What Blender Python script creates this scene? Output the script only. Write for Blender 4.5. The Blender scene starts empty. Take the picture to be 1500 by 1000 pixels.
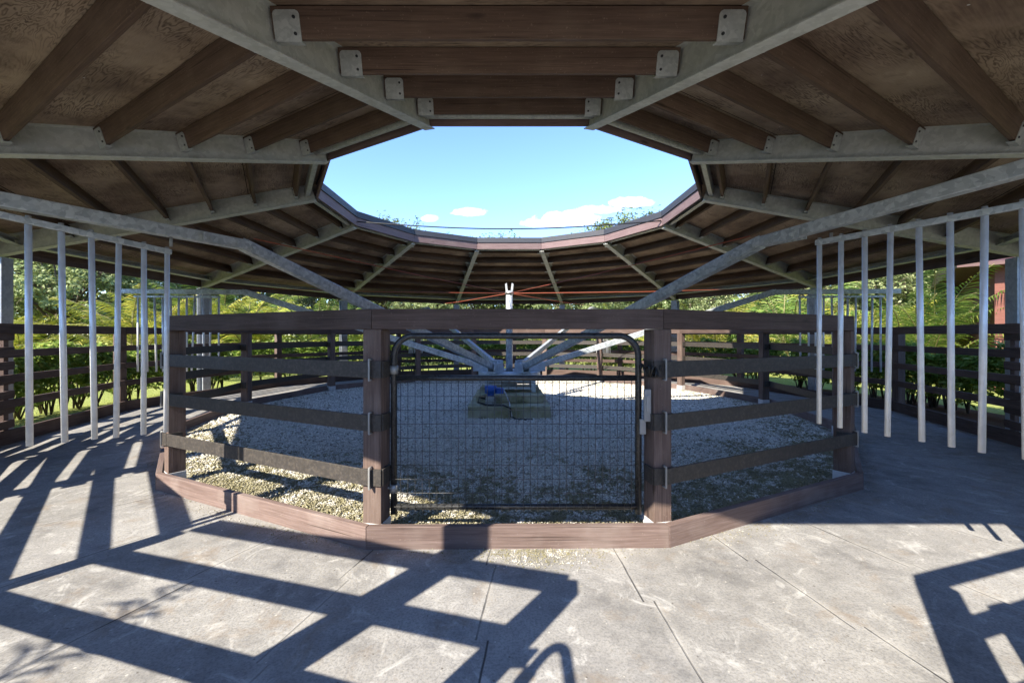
import bpy, math, random
import numpy as np
from mathutils import Vector, Matrix
random.seed(7); rng = np.random.default_rng(11)
S = bpy.context.scene; COL = S.collection
R_ = math.radians
# ------------------------------------------------------------------ camera
CY, CZ = -8.17, 1.48
cam = bpy.data.objects.new("camera", bpy.data.cameras.new("camera")); COL.objects.link(cam)
cam.location = (0, CY, CZ); cam.rotation_euler = (R_(90), 0, 0)
cam.data.lens = 597/1500*36; cam.data.sensor_width = 36; cam.data.sensor_fit = 'HORIZONTAL'
cam.data.shift_x = 4/1500; cam.data.shift_y = -9.5/1500
cam.data.clip_start = .05; cam.data.clip_end = 2000
S.camera = cam
# ------------------------------------------------------------------ sky, sun, exposure
SUN = Vector((-.79, -1.04, 1.0)).normalized()
EL = math.asin(SUN.z); AZ = math.atan2(SUN.x, SUN.y)
sun = bpy.data.objects.new("sun", bpy.data.lights.new("sun", 'SUN')); COL.objects.link(sun)
sun.data.energy = 3.65; sun.data.angle = R_(.53); sun.data.color = (1, .92, .79)
sun.rotation_euler = SUN.to_track_quat('Z', 'Y').to_euler()
W = bpy.data.worlds.new("World"); S.world = W; W.use_nodes = True
S.view_settings.view_transform = 'Standard'; S.view_settings.look = 'None'
S.view_settings.exposure = 1.8; S.view_settings.gamma = 1
S.cycles.max_bounces = 10; S.cycles.diffuse_bounces = 5
S.cycles.caustics_reflective = False; S.cycles.caustics_refractive = False

class NT:
    """small helper for building node trees"""
    def __init__(s, tree): s.t = tree; s.n = tree.nodes; s.l = tree.links
    def new(s, typ, **k):
        n = s.n.new(typ)
        for a, b in k.items(): setattr(n, a, b)
        return n
    def put(s, sock, v):
        if isinstance(v, bpy.types.NodeSocket): s.l.new(v, sock)
        elif isinstance(v, (tuple, list)) and len(v) == 3 and sock.type == 'RGBA': sock.default_value = (*v, 1)
        else: sock.default_value = v
    def math(s, op, a, b=None, c=None, clamp=False):
        n = s.new('ShaderNodeMath', operation=op, use_clamp=clamp)
        s.put(n.inputs[0], a)
        if b is not None: s.put(n.inputs[1], b)
        if c is not None: s.put(n.inputs[2], c)
        return n.outputs[0]
    def mix(s, f, a, b, typ='MIX'):
        n = s.new('ShaderNodeMix', data_type='RGBA', blend_type=typ)
        s.put(n.inputs[0], f); s.put(n.inputs[6], a); s.put(n.inputs[7], b)
        return n.outputs[2]
    def ramp(s, f, lo, hi, a=0., b=1.):
        n = s.new('ShaderNodeMapRange'); n.clamp = True
        for i, v in enumerate((f, lo, hi, a, b)): s.put(n.inputs[i], v)
        return n.outputs[0]
    def noise(s, vec, scale, detail=3., rough=.55, dist=0.):
        n = s.new('ShaderNodeTexNoise')
        s.put(n.inputs['Vector'], vec); n.inputs['Scale'].default_value = scale
        n.inputs['Detail'].default_value = detail; n.inputs['Roughness'].default_value = rough
        n.inputs['Distortion'].default_value = dist
        return n.outputs[0]
    def voro(s, vec, scale, out='Distance', feature='F1'):
        n = s.new('ShaderNodeTexVoronoi', feature=feature)
        s.put(n.inputs['Vector'], vec); n.inputs['Scale'].default_value = scale
        return n.outputs[out]
    def coord(s, which='Object'): return s.new('ShaderNodeTexCoord').outputs[which]
    def sep(s, v):
        n = s.new('ShaderNodeSeparateXYZ'); s.put(n.inputs[0], v); return n.outputs
    def comb(s, x, y, z):
        n = s.new('ShaderNodeCombineXYZ')
        for i, v in enumerate((x, y, z)): s.put(n.inputs[i], v)
        return n.outputs[0]
    def scale(s, v, sc):
        n = s.new('ShaderNodeMapping'); s.put(n.inputs[0], v); n.inputs['Scale'].default_value = sc
        return n.outputs[0]
    def bump(s, h, strength=.3, dist=.01):
        n = s.new('ShaderNodeBump'); s.put(n.inputs['Height'], h)
        n.inputs['Strength'].default_value = strength; n.inputs['Distance'].default_value = dist
        return n.outputs[0]
    def rand(s): return s.new('ShaderNodeObjectInfo').outputs['Random']
    def island(s): return s.new('ShaderNodeNewGeometry').outputs['Random Per Island']

def world():
    t = NT(W.node_tree); t.n.clear()
    sky = t.new('ShaderNodeTexSky', sky_type='NISHITA', sun_disc=False)
    sky.sun_elevation = EL; sky.sun_rotation = AZ % (2*math.pi)
    sky.air_density = .8; sky.dust_density = .05; sky.ozone_density = 2.7
    v = t.sep(t.coord('Generated'))
    y = t.math('MAXIMUM', v[1], .02)
    u, w = t.math('DIVIDE', v[0], y), t.math('DIVIDE', v[2], y)
    uv = t.comb(u, w, 0.)
    n1 = t.noise(uv, 14, 6, .6); n2 = t.noise(uv, 45, 5, .6)
    wob = t.math('ADD', t.math('MULTIPLY', t.math('SUBTRACT', n1, .5), 1.6), t.math('MULTIPLY', t.math('SUBTRACT', n2, .5), .9))
    m = 0.
    for cu, cv, ru, rv, am in ((.15, .283, .075, .022, .95), (.10, .272, .06, .014, .7), (.29, .322, .052, .016, .9), (.22, .305, .06, .014, .65),
                           (-.10, .299, .04, .012, .8), (-.195, .284, .022, .01, .5), (-.75, .16, .2, .03, .6), (.8, .2, .22, .03, .7)):
        a = t.math('DIVIDE', t.math('SUBTRACT', u, cu), ru); b = t.math('DIVIDE', t.math('SUBTRACT', w, cv), rv)
        b = t.math('MULTIPLY', b, t.ramp(b, -.2, .2, 1.7, 1.))
        r = t.math('SQRT', t.math('ADD', t.math('MULTIPLY', a, a), t.math('MULTIPLY', b, b)))
        k = t.math('MULTIPLY', t.ramp(t.math('ADD', r, wob), .55, 1.15, 1., 0.), am)
        m = t.math('MAXIMUM', m, k)
    hs = t.new('ShaderNodeHueSaturation'); hs.inputs['Saturation'].default_value = 1.1; hs.inputs['Hue'].default_value = .507; t.put(hs.inputs['Color'], sky.outputs[0])
    col = t.mix(m, hs.outputs[0], (6.6, 6.7, 6.9))
    bg = t.new('ShaderNodeBackground'); t.put(bg.inputs[0], col); bg.inputs[1].default_value = .15
    o = t.new('ShaderNodeOutputWorld'); t.l.new(bg.outputs[0], o.inputs[0])
world()

# ------------------------------------------------------------------ materials
def mat(name):
    m = bpy.data.materials.new(name); m.use_nodes = True
    t = NT(m.node_tree); return m, t, t.n['Principled BSDF']
def setp(t, p, col=None, rough=None, metal=None, normal=None, spec=None):
    for k, v in (('Base Color', col), ('Roughness', rough), ('Metallic', metal), ('Normal', normal), ('Specular IOR Level', spec)):
        if v is not None: t.put(p.inputs[k], v)
def wood(name, dark, light, dust=(.30, .25, .21), dustamt=.25, grain=1., rough=.75, knots=True):
    m, t, p = mat(name)
    c = t.coord(); off = t.math('MULTIPLY', t.rand(), 37.)
    x, y, z = t.sep(c); c2 = t.comb(t.math('ADD', x, off), y, z)
    g = t.noise(t.scale(c2, (1.2, 22, 22)), 1.6, 5, .6, .6)
    g2 = t.noise(t.scale(c2, (3, 90, 90)), 1.2, 3, .6)
    big = t.noise(c2, 2.2, 3)
    col = t.mix(t.math('MULTIPLY', t.ramp(g, .3, .7), grain), dark, light)
    col = t.mix(t.ramp(g2, .42, .62, .0, .35), col, tuple(v*.55 for v in dark))
    col = t.mix(t.ramp(big, .5, .75, 0, dustamt), col, dust)
    col = t.mix(t.ramp(t.noise(c2, 60, 2), .66, .72, 0, .35), col, dust)
    kn = t.voro(t.scale(c2, (1.3, 5., 5.)), 1.)
    if knots: col = t.mix(t.ramp(kn, .05, .12, .8, 0.), col, tuple(v*.3 for v in dark))
    spl = t.noise(t.scale(c2, (.8, 60, 60)), 1., 2, .5)
    col = t.mix(t.ramp(spl, .66, .70, 0, .7), col, tuple(v*.3 for v in dark))
    hsv = t.new('ShaderNodeHueSaturation'); t.put(hsv.inputs['Color'], col)
    t.put(hsv.inputs['Value'], t.ramp(t.rand(), 0, 1, .78, 1.18))
    setp(t, p, hsv.outputs[0], rough, normal=t.bump(t.math('ADD', g, g2), .35, .004), spec=.25)
    return m
M_post = wood('stained_post_wood', (.110, .072, .058), (.200, .143, .120), dustamt=.3)
M_kerb = wood('stained_kerb_wood', (.145, .100, .086), (.225, .165, .146), dust=(.34, .29, .26), dustamt=.5)
M_rail = wood('stained_rail_wood', (.078, .052, .043), (.140, .097, .082), dust=(.22, .17, .15), dustamt=.3)
M_purlin = wood('stained_purlin_wood', (.088, .053, .036), (.155, .098, .068), dust=(.27, .20, .14), dustamt=.2, grain=.8)
M_fascia = wood('fascia_wood', (.15, .098, .092), (.21, .142, .132), dustamt=.2)
M_barn = wood('barn_siding', (.20, .075, .055), (.27, .11, .082), dustamt=.1)

def plywood():
    m, t, p = mat('plywood_deck')
    c = t.coord(); off = t.math('MULTIPLY', t.rand(), 53.)
    x, y, z = t.sep(c); c2 = t.comb(t.math('ADD', x, off), t.math('ADD', y, off), z)
    base = t.noise(t.scale(c2, (.55, 3.6, 1)), 1.5, 4, .52, .5)
    rings = t.math('FRACT', t.math('MULTIPLY', base, 24.))
    line = t.ramp(t.math('ABSOLUTE', t.math('SUBTRACT', rings, .5)), .0, .32, 1., 0.)
    patch = t.noise(c2, 1.1, 4, .6)
    col = t.mix(t.ramp(patch, .38, .70), (.165, .112, .080), (.50, .385, .27))
    col = t.mix(t.math('MULTIPLY', line, t.ramp(t.noise(c2, 1.7, 3), .40, .60, .1, .9)), col, (.06, .036, .025))
    col = t.mix(t.ramp(t.noise(t.scale(c2, (2, 30, 1)), 2, 4), .4, .7, 0, .4), col, (.36, .26, .18))
    # joints between sheets
    fx = t.math('ABSOLUTE', t.math('SUBTRACT', t.math('FRACT', t.math('DIVIDE', t.math('ADD', y, 40.3), 1.22)), .5))
    col = t.mix(t.ramp(fx, .494, .497), col, (.015, .01, .008))
    col = t.mix(t.ramp(t.noise(c2, 3.1, 6, .72), .55, .72, 0, .55), col, (.07, .045, .032))
    nail = t.voro(t.scale(c2, (1.6, 1.6, 0)), 3.2)
    col = t.mix(t.ramp(nail, .03, .042, .85, 0), col, (.62, .62, .58))
    setp(t, p, col, .8, spec=.2, normal=t.bump(line, .15, .003)); return m
M_ply = plywood()

def galv(name, a, b, rough=.42, metal=.75, scale=26, dirt=.3, dirtcol=(.16, .155, .14)):
    m, t, p = mat(name)
    c = t.coord(); off = t.math('MULTIPLY', t.rand(), 19.)
    x, y, z = t.sep(c); c = t.comb(t.math('ADD', x, off), y, z)
    v = t.new('ShaderNodeTexVoronoi'); t.put(v.inputs['Vector'], c); v.inputs['Scale'].default_value = scale
    sp = t.sep(v.outputs['Color'])[0]
    col = t.mix(sp, a, b)
    n = t.noise(c, 5, 5, .65)
    col = t.mix(t.ramp(n, .48, .75, 0, dirt), col, dirtcol)
    col = t.mix(t.ramp(t.noise(c, 40, 3), .6, .7, 0, .35), col, tuple(min(1, q*1.25) for q in b))
    setp(t, p, col, t.ramp(n, .3, .8, rough-.08, rough+.2), metal, t.bump(t.noise(c, 30, 3), .06, .004)); return m
M_galv = galv('galvanised_arm', (.40, .44, .47), (.66, .70, .72), metal=.45, scale=34)
M_pipe = galv('galvanised_pipe', (.80, .82, .83), (.88, .90, .91), rough=.36, metal=.3, dirt=.15)
M_beam = galv('galvanised_roof_beam', (.45, .452, .41), (.56, .56, .515), rough=.55, metal=.15, dirt=.35, dirtcol=(.2, .2, .165))
M_plate = galv('galvanised_hanger', (.40, .41, .38), (.52, .53, .49), rough=.5, metal=.35, scale=40)
M_column = galv('galvanised_column', (.34, .37, .40), (.45, .48, .51), rough=.5, metal=.4)
M_sleeve = galv('pale_post_sleeve', (.52, .52, .52), (.62, .62, .61), rough=.6, metal=.1)
M_hub = galv('galvanised_hub', (.5, .56, .6), (.62, .68, .72), rough=.5, metal=.3)

def simple(name, col, rough=.5, metal=0., var=.25, scale=12, bump=.1, spec=.5, dust=None, dusta=.3):
    m, t, p = mat(name); c = t.coord(); n = t.noise(c, scale, 5, .6)
    k = t.mix(n, tuple(v*(1-var) for v in col), tuple(min(1, v*(1+var)) for v in col))
    if dust: k = t.mix(t.ramp(t.noise(c, scale*3, 4, .65), .45, .72, 0, dusta), k, dust)
    setp(t, p, k, t.ramp(n, .2, .8, max(0, rough-.1), rough+.1), metal, t.bump(t.noise(c, scale*6, 3), bump, .003), spec); return m
M_band = simple('dusty_rubber_band', (.040, .035, .031), .6, dust=(.15, .125, .10), dusta=.4, scale=14, bump=.3)
M_black = simple('black_gate_paint', (.018, .019, .021), .32, dust=(.16, .16, .15), dusta=.35, scale=20)
M_wire = simple('mesh_wire', (.06, .06, .058), .45, .2, dust=(.4, .39, .35), dusta=.4, scale=30)
M_bolt = simple('zinc_bolt', (.34, .34, .33), .5, .5)
M_blue = simple('blue_motor_paint', (.02, .10, .42), .35)
M_motor = simple('grey_motor_paint', (.36, .38, .38), .5)
M_cable = simple('black_cable', (.012, .012, .012), .5)
M_cord = simple('red_cord', (.42, .10, .05), .7)
M_roofing = simple('dark_roofing', (.035, .035, .04), .6)
M_shed = simple('barn_roof_metal', (.10, .045, .035), .5)
def concrete():
    m, t, p = mat('mossy_concrete'); c = t.coord()
    n = t.noise(c, 3.2, 5, .65); f = t.noise(c, 22, 4)
    col = t.mix(f, (.33, .31, .20), (.50, .47, .34))
    col = t.mix(t.ramp(n, .46, .66, 0, .7), col, (.20, .195, .07))
    col = t.mix(t.ramp(t.noise(c, 7, 3), .58, .7, 0, .6), col, (.06, .058, .04))
    setp(t, p, col, .9, normal=t.bump(f, .4, .01), spec=.2); return m
M_conc = concrete()
def mats():
    m, t, p = mat('rubber_floor_mats'); c = t.coord(); x, y, z = t.sep(c)
    r = t.math('SQRT', t.math('ADD', t.math('MULTIPLY', x, x), t.math('MULTIPLY', y, y)))
    ang = t.math('ARCTAN2', x, t.math('MULTIPLY', y, -1.))
    step = R_(8.72)
    q = t.math('ADD', t.math('DIVIDE', ang, step), 20.64)
    s = t.math('MULTIPLY', t.math('SUBTRACT', t.math('FRACT', q), .5), t.math('MULTIPLY', r, step))
    cell = t.math('FLOOR', q)
    # puzzle teeth along every radial joint
    ph = t.math('ADD', t.math('MULTIPLY', r, 1.55), t.math('MULTIPLY', cell, .37))
    saw = t.math('FRACT', ph)
    tooth = t.math('MULTIPLY', t.math('SUBTRACT', saw, .5), .06)
    dl = t.math('ABSOLUTE', t.math('ADD', s, t.math('ADD', tooth, t.math('MULTIPLY', t.math('SUBTRACT', t.noise(c, 3, 2), .5), .012))))
    joint = t.ramp(dl, .0025, .007, 1., 0.)
    gapn = t.ramp(t.noise(c, 2.3, 3), .38, .55)
    fine = t.noise(c, 75, 5, .7); mid = t.noise(c, 7, 6, .68); big = t.noise(c, 1.1, 4, .6)
    col = t.mix(t.ramp(mid, .3, .7), (.178, .172, .163), (.335, .325, .305))
    col = t.mix(t.ramp(big, .35, .7, 0, .5), col, (.47, .455, .43))
    col = t.mix(t.ramp(fine, .38, .54, .5, 0.), col, (.12, .12, .12))
    scuff = t.noise(t.scale(c, (1, 1, 1)), 4.2, 8, .75, 1.2)
    col = t.mix(t.ramp(scuff, .55, .68, 0, .7), col, (.55, .54, .51))
    stain = t.noise(c, 2.7, 7, .72, .5)
    col = t.mix(t.ramp(stain, .55, .66, 0, .55), col, (.235, .185, .135))
    col = t.mix(t.ramp(t.noise(c, 1.9, 7, .74), .53, .70, 0, .6), col, (.095, .095, .097))
    hay = t.noise(t.scale(c, (14, 60, 1)), 2.2, 2, .5, 1.5)
    col = t.mix(t.ramp(hay, .70, .73, 0, .45), col, (.46, .40, .27))
    gv = t.new('ShaderNodeTexVoronoi'); t.put(gv.inputs['Vector'], c); gv.inputs['Scale'].default_value = 30
    grit = t.sep(gv.outputs['Color'])[0]; dot = t.ramp(gv.outputs['Distance'], .12, .2, 1., 0.)
    col = t.mix(t.math('MULTIPLY', dot, t.ramp(grit, .93, .94, 0., .6)), col, (.6, .57, .5))
    col = t.mix(t.math('MULTIPLY', dot, t.ramp(grit, .07, .06, 0., .6)), col, (.06, .045, .03))
    dusty = t.ramp(dl, .0, .05, .35, 0.)
    col = t.mix(t.math('MULTIPLY', dusty, gapn), col, (.5, .48, .44))
    col = t.mix(t.math('MULTIPLY', joint, t.ramp(gapn, 0, 1, .85, .35)), col, (.03, .03, .03))
    h = t.math('SUBTRACT', t.math('ADD', t.math('MULTIPLY', fine, .6), mid), t.math('MULTIPLY', joint, 2.))
    setp(t, p, col, .82, normal=t.bump(h, .5, .006), spec=.25); return m
M_mats = mats()
def gravelmat(pebble):
    m, t, p = mat('shell_gravel_pebbles' if pebble else 'shell_gravel_bed')
    g = t.new('ShaderNodeNewGeometry'); pos = g.outputs['Position']
    x, y, z = t.sep(pos)
    r = t.math('SQRT', t.math('ADD', t.math('MULTIPLY', x, x), t.math('MULTIPLY', y, y)))
    if pebble: rnd = g.outputs['Random Per Island']
    else: rnd = t.sep(t.voro(pos, 38, 'Color'))[0]
    col = t.mix(rnd, (.52, .49, .42), (.86, .83, .75))
    col = t.mix(t.ramp(rnd, .0, .16, .8, 0.), col, (.11, .10, .07))
    moss = t.math('ADD', t.math('MULTIPLY', t.noise(pos, 1.3, 5, .68), .5), t.math('MULTIPLY', t.noise(pos, 7.5, 5, .7), .5))
    edge = t.math('MULTIPLY', t.ramp(r, 3.5, 5.1, 0., .15), t.ramp(x, -4.5, 3.5, .9, 1.15))
    front = t.ramp(y, -.6, -3.6, -.05, .065)
    mk_ = t.math('ADD', t.math('ADD', moss, edge), front)
    fm = t.noise(pos, 16, 3, .6)
    k = t.ramp(t.math('ADD', mk_, t.math('MULTIPLY', t.math('SUBTRACT', fm, .5), .62)), .60, .70, 0., .82)
    mosscol = t.mix(t.noise(pos, 9, 3), (.085, .075, .03), (.27, .235, .08))
    col = t.mix(k, col, mosscol)
    if pebble: setp(t, p, col, .85, spec=.3)
    else: setp(t, p, t.mix(.25, col, (.12, .11, .09)), .9, normal=t.bump(t.voro(pos, 38), .8, .02), spec=.2)
    return m
M_peb, M_gbed = gravelmat(True), gravelmat(False)
def lawnmat():
    m, t, p = mat('lawn_grass'); c = t.coord()
    col = t.mix(t.noise(c, .5, 5), (.20, .26, .05), (.36, .38, .11))
    col = t.mix(t.ramp(t.noise(c, 9, 4), .5, .7, 0, .6), col, (.44, .42, .18))
    setp(t, p, col, .9, normal=t.bump(t.noise(c, 30, 3), 1., .05), spec=.1); return m
M_lawn = lawnmat()
M_mulch = simple('mulch', (.085, .055, .035), .95, scale=25, var=.7, bump=1., spec=.1, dust=(.17, .12, .07), dusta=.6)
M_bounce = simple('bounce_ground', (.46, .45, .42), .9, scale=20)  # for the added ground that bounces light
def leafmat(name, a, b, c3, trans=.3, rough=.5):
    m, t, p = mat(name); r = t.island(); rw = t.rand()
    col = t.mix(t.ramp(r, 0, .7), a, b); col = t.mix(t.ramp(r, .8, 1., 0, .9), col, c3)
    h = t.new('ShaderNodeHueSaturation'); t.put(h.inputs['Color'], col)
    t.put(h.inputs['Value'], t.ramp(rw, 0, 1, .85, 1.2)); t.put(h.inputs['Hue'], t.ramp(rw, 0, 1, .49, .51))
    setp(t, p, h.outputs[0], rough, spec=.35)
    tr = t.new('ShaderNodeBsdfTranslucent'); t.put(tr.inputs[0], h.outputs[0])
    mx = t.new('ShaderNodeMixShader'); mx.inputs[0].default_value = trans
    out = t.n['Material Output']
    t.l.new(p.outputs[0], mx.inputs[1]); t.l.new(tr.outputs[0], mx.inputs[2]); t.l.new(mx.outputs[0], out.inputs[0]); return m
M_hedge = leafmat('hedge_leaf', (.15, .25, .045), (.33, .45, .09), (.66, .68, .24), .62)
M_palm = leafmat('palm_leaf', (.20, .25, .035), (.40, .40, .06), (.58, .48, .09), .45)
M_palmg = leafmat('green_palm_leaf', (.10, .18, .03), (.22, .30, .06), (.42, .42, .10), .4)
M_tree = leafmat('tree_leaf', (.11, .17, .05), (.25, .31, .10), (.44, .46, .18), .4)
M_olive = leafmat('pale_tree_leaf', (.17, .22, .08), (.34, .39, .17), (.55, .56, .30), .4)
M_bark = simple('bark', (.12, .095, .07), .9, scale=9, var=.5, bump=1.)
M_cane = simple('palm_cane', (.22, .19, .075), .7, scale=9, var=.4)

# ------------------------------------------------------------------ building helpers
WM = {}
def reg(o, parent, M):
    WM[o.name] = M
    if parent is not None: o.parent = parent; o.matrix_basis = WM[parent.name].inverted() @ M
    else: o.matrix_basis = M
def tag(o, label=None, cat=None, group=None, kind=None):
    if label: o['label'] = label
    if cat: o['category'] = cat
    if group: o['group'] = group
    if kind: o['kind'] = kind
    return o
def thing(name, label, cat, loc=(0, 0, 0), rz=0., group=None):
    o = bpy.data.objects.new(name, None); o.empty_display_size = .2; COL.objects.link(o)
    reg(o, None, Matrix.Translation(loc) @ Matrix.Rotation(rz, 4, 'Z'))
    return tag(o, label, cat, group)
class MB:
    def __init__(s): s.v = []; s.f = []; s.sm = []
    def add(s, vs, fs, smooth=False):
        b = len(s.v); s.v += [Vector(v) for v in vs]
        for f in fs: s.f.append([i+b for i in f]); s.sm.append(smooth)
        return s
    def hexa(s, p, smooth=False):   # 8 points: bottom 4 ccw, top 4 ccw
        return s.add(p, [(3, 2, 1, 0), (4, 5, 6, 7), (0, 1, 5, 4), (1, 2, 6, 5), (2, 3, 7, 6), (3, 0, 4, 7)], smooth)
    def box(s, x0, x1, y0, y1, z0, z1, M=None):
        p = [Vector(q) for q in ((x0, y0, z0), (x1, y0, z0), (x1, y1, z0), (x0, y1, z0), (x0, y0, z1), (x1, y0, z1), (x1, y1, z1), (x0, y1, z1))]
        if M: p = [M @ q for q in p]
        return s.hexa(p)
    def tube(s, path, r, n=10, cap=True, r1=None):
        path = [Vector(p) for p in path]; m = len(path); base = len(s.v)
        d = (path[1]-path[0]).normalized()
        u = d.orthogonal().normalized()
        for i, p in enumerate(path):
            dn = ((path[min(i+1, m-1)]-path[max(i-1, 0)])).normalized()
            u = (u - dn*u.dot(dn)).normalized(); w = dn.cross(u)
            rr = r if r1 is None else r+(r1-r)*i/(m-1)
            for k in range(n):
                a = 2*math.pi*k/n; s.v.append(p+(u*math.cos(a)+w*math.sin(a))*rr)
        for i in range(m-1):
            for k in range(n):
                a = base+i*n+k; b = base+i*n+(k+1) % n
                s.f.append([a, b, b+n, a+n]); s.sm.append(True)
        if cap:
            s.f.append([base+k for k in range(n)][::-1]); s.sm.append(False)
            s.f.append([base+(m-1)*n+k for k in range(n)]); s.sm.append(False)
        return s
    def prof(s, pts, x0, x1):       # closed profile in (y,z), ccw, extruded along x
        n = len(pts); b = len(s.v)
        for x in (x0, x1):
            for (y, z) in pts: s.v.append(Vector((x, y, z)))
        for k in range(n):
            s.f.append([b+k, b+(k+1) % n, b+n+(k+1) % n, b+n+k]); s.sm.append(False)
        s.f.append([b+k for k in range(n)][::-1]); s.sm.append(False)
        s.f.append([b+n+k for k in range(n)]); s.sm.append(False)
        return s
def link(name, me, m, parent, M, bevel=0.):
    o = bpy.data.objects.new(name, me); COL.objects.link(o)
    if m and not me.materials: me.materials.append(m)
    reg(o, parent, M)
    if bevel:
        b = o.modifiers.new('bevel', 'BEVEL'); b.width = bevel; b.segments = 2; b.limit_method = 'ANGLE'; b.angle_limit = R_(40)
    return o
def mk(name, mb, m, parent=None, M=None, bevel=0., local=False):
    """mesh object; vertices of mb are world positions unless local"""
    M = M or Matrix.Identity(4); me = bpy.data.meshes.new(name)
    inv = M.inverted()
    vs = [v[:] for v in mb.v] if local else [(inv @ v)[:] for v in mb.v]
    me.from_pydata(vs, [], mb.f); me.polygons.foreach_set('use_smooth', mb.sm); me.update()
    return link(name, me, m, parent, M, bevel)
def npmesh(name, v, f, m, parent=None, M=None, smooth=False):
    me = bpy.data.meshes.new(name); n, k = f.shape
    me.vertices.add(len(v)); me.vertices.foreach_set('co', v.astype(np.float32).ravel())
    me.loops.add(n*k); me.loops.foreach_set('vertex_index', f.astype(np.int32).ravel())
    me.polygons.add(n); me.polygons.foreach_set('loop_start', np.arange(0, n*k, k, dtype=np.int32))
    me.update(calc_edges=True); me.validate()
    if smooth: me.polygons.foreach_set('use_smooth', np.ones(n, bool))
    return link(name, me, m, parent, M or Matrix.Identity(4))
def frame(p, x, up=(0, 0, 1)):
    x = Vector(x).normalized(); y = Vector(up).cross(x).normalized(); z = x.cross(y)
    M = Matrix((x, y, z)).transposed().to_4x4(); M.translation = Vector(p); return M
def P(th, r, z=0.): return Vector((r*math.sin(th), -r*math.cos(th), z))
def bar(name, a, b, w, h, m, parent, up=(0, 0, 1), bevel=.004):
    a, b = Vector(a), Vector(b); L = (b-a).length
    return mk(name, MB().box(0, L, -w/2, w/2, -h/2, h/2), m, parent, frame(a, b-a, up), bevel, local=True)
def ring_plank(name, a0, a1, r, t, z0, z1, m, parent, gap=.0015, bevel=.004):
    """board between two vertices of a ring, mitred at both ends"""
    A, B = P(a0, r), P(a1, r); C, D = P(a1, r+t), P(a0, r+t)
    x = (B-A).normalized()
    A, D = A+x*gap, D+x*gap; B, C = B-x*gap, C-x*gap
    # local frame: inner face along x
    pts = [A, B, C, D]
    if (B-A).cross(D-A).z < 0: pts = [D, C, B, A]
    q = [Vector((p.x, p.y, z0)) for p in pts]+[Vector((p.x, p.y, z1)) for p in pts]
    return mk(name, MB().hexa(q), m, parent, frame((A+B)/2+Vector((0, 0, (z0+z1)/2)), B-A), bevel)
def dup(o, parent=None, M=None):
    c = o.copy(); COL.objects.link(c)
    if parent is None: reg(c, None, M)
    else:
        c.parent = parent; WM[c.name] = WM[parent.name] @ c.matrix_basis
    for ch in list(o.children): dup(ch, c)
    return c

# ------------------------------------------------------------------ setting: ground
def disc(name, r, z, m, seg=96, r0=0.):
    mb = MB()
    if r0 == 0: mb.add([P(2*math.pi*i/seg, r, z) for i in range(seg)], [tuple(range(seg))])
    else:
        mb.add([P(2*math.pi*i/seg, r0, z) for i in range(seg)]+[P(2*math.pi*i/seg, r, z) for i in range(seg)],
               [(i, seg+i, seg+(i+1) % seg, (i+1) % seg)[::1] for i in range(seg)])
    o = mk(name, mb, m); tag(o, kind='structure'); return o
g = mk('ground', MB().add([(-900, -900, -.03), (900, -900, -.03), (900, 900, -.03), (-900, 900, -.03)], [(0, 1, 2, 3)]), M_lawn); tag(g, kind='structure')
mb_ = MB(); aa = [R_(44+4*i) for i in range(24)]
mb_.add([P(a, 7.4, -.018) for a in aa]+[P(a, 9.3, -.018) for a in aa], [(i, 24+i, 25+i, 1+i) for i in range(23)])
tag(mk('mulch_bed', mb_, M_mulch), kind='structure')
disc('mat_floor', 7.72, 0., M_mats)
pt = mk('path', MB().add([(-9, -24, -.012), (9, -24, -.012), (9, -7.0, -.012), (-9, -7.0, -.012)], [(0, 1, 2, 3)]), M_bounce); tag(pt, kind='structure')  # unseen pale ground added before the entrance to bounce light under the roof

# ------------------------------------------------------------------ pavilion roof
SL = .2841; C15 = math.cos(R_(15)); T15 = math.tan(R_(15))
def zb(a): return 3.85-SL*(a-3.468)
slope = math.atan(SL)
pav = thing('roof_pavilion', 'dark brown twelve sided ring roof on grey steel columns with open middle', 'pavilion')
for k in range(12):
    th = R_(15+30*k)
    p0, p1 = P(th, 3.56, zb(3.56*C15)), P(th, 8.02, zb(8.02*C15))
    L = (p1-p0).length; h, w, tf, tw = .285, .125, .012, .009
    prof = [(-w/2, 0), (w/2, 0), (w/2, tf), (tw/2, tf), (tw/2, h-tf), (w/2, h-tf), (w/2, h), (-w/2, h), (-w/2, h-tf), (-tw/2, h-tf), (-tw/2, tf), (-w/2, tf)]
    bm = MB().prof(prof, 0, L)
    b = mk('rafter_beam', bm, M_beam, pav, frame(p0, p1-p0), .002, local=True)
    # column: H section
    zc = zb(7.93*C15)-.005; hw = .1
    cp = [(-hw, -hw), (hw, -hw), (hw, -hw+.014), (.006, -hw+.014), (.006, hw-.014), (hw, hw-.014), (hw, hw), (-hw, hw), (-hw, hw-.014), (-.006, hw-.014), (-.006, -hw+.014), (-hw, -hw+.014)]
    cb = MB().prof(cp, 0, zc-.012+.02)
    c = mk('column', cb, M_column, pav, frame(P(th, 7.93, -.02), (0, 0, 1), P(th, 1)), .002, local=True)
    mk('base_plate', MB().box(-.17, .17, -.17, .17, -.012, .012), M_column, c, Matrix.Translation(P(th, 7.93, .012)) @ Matrix.Rotation(th, 4, 'Z'), .003, local=True)
nh = 0
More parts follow.
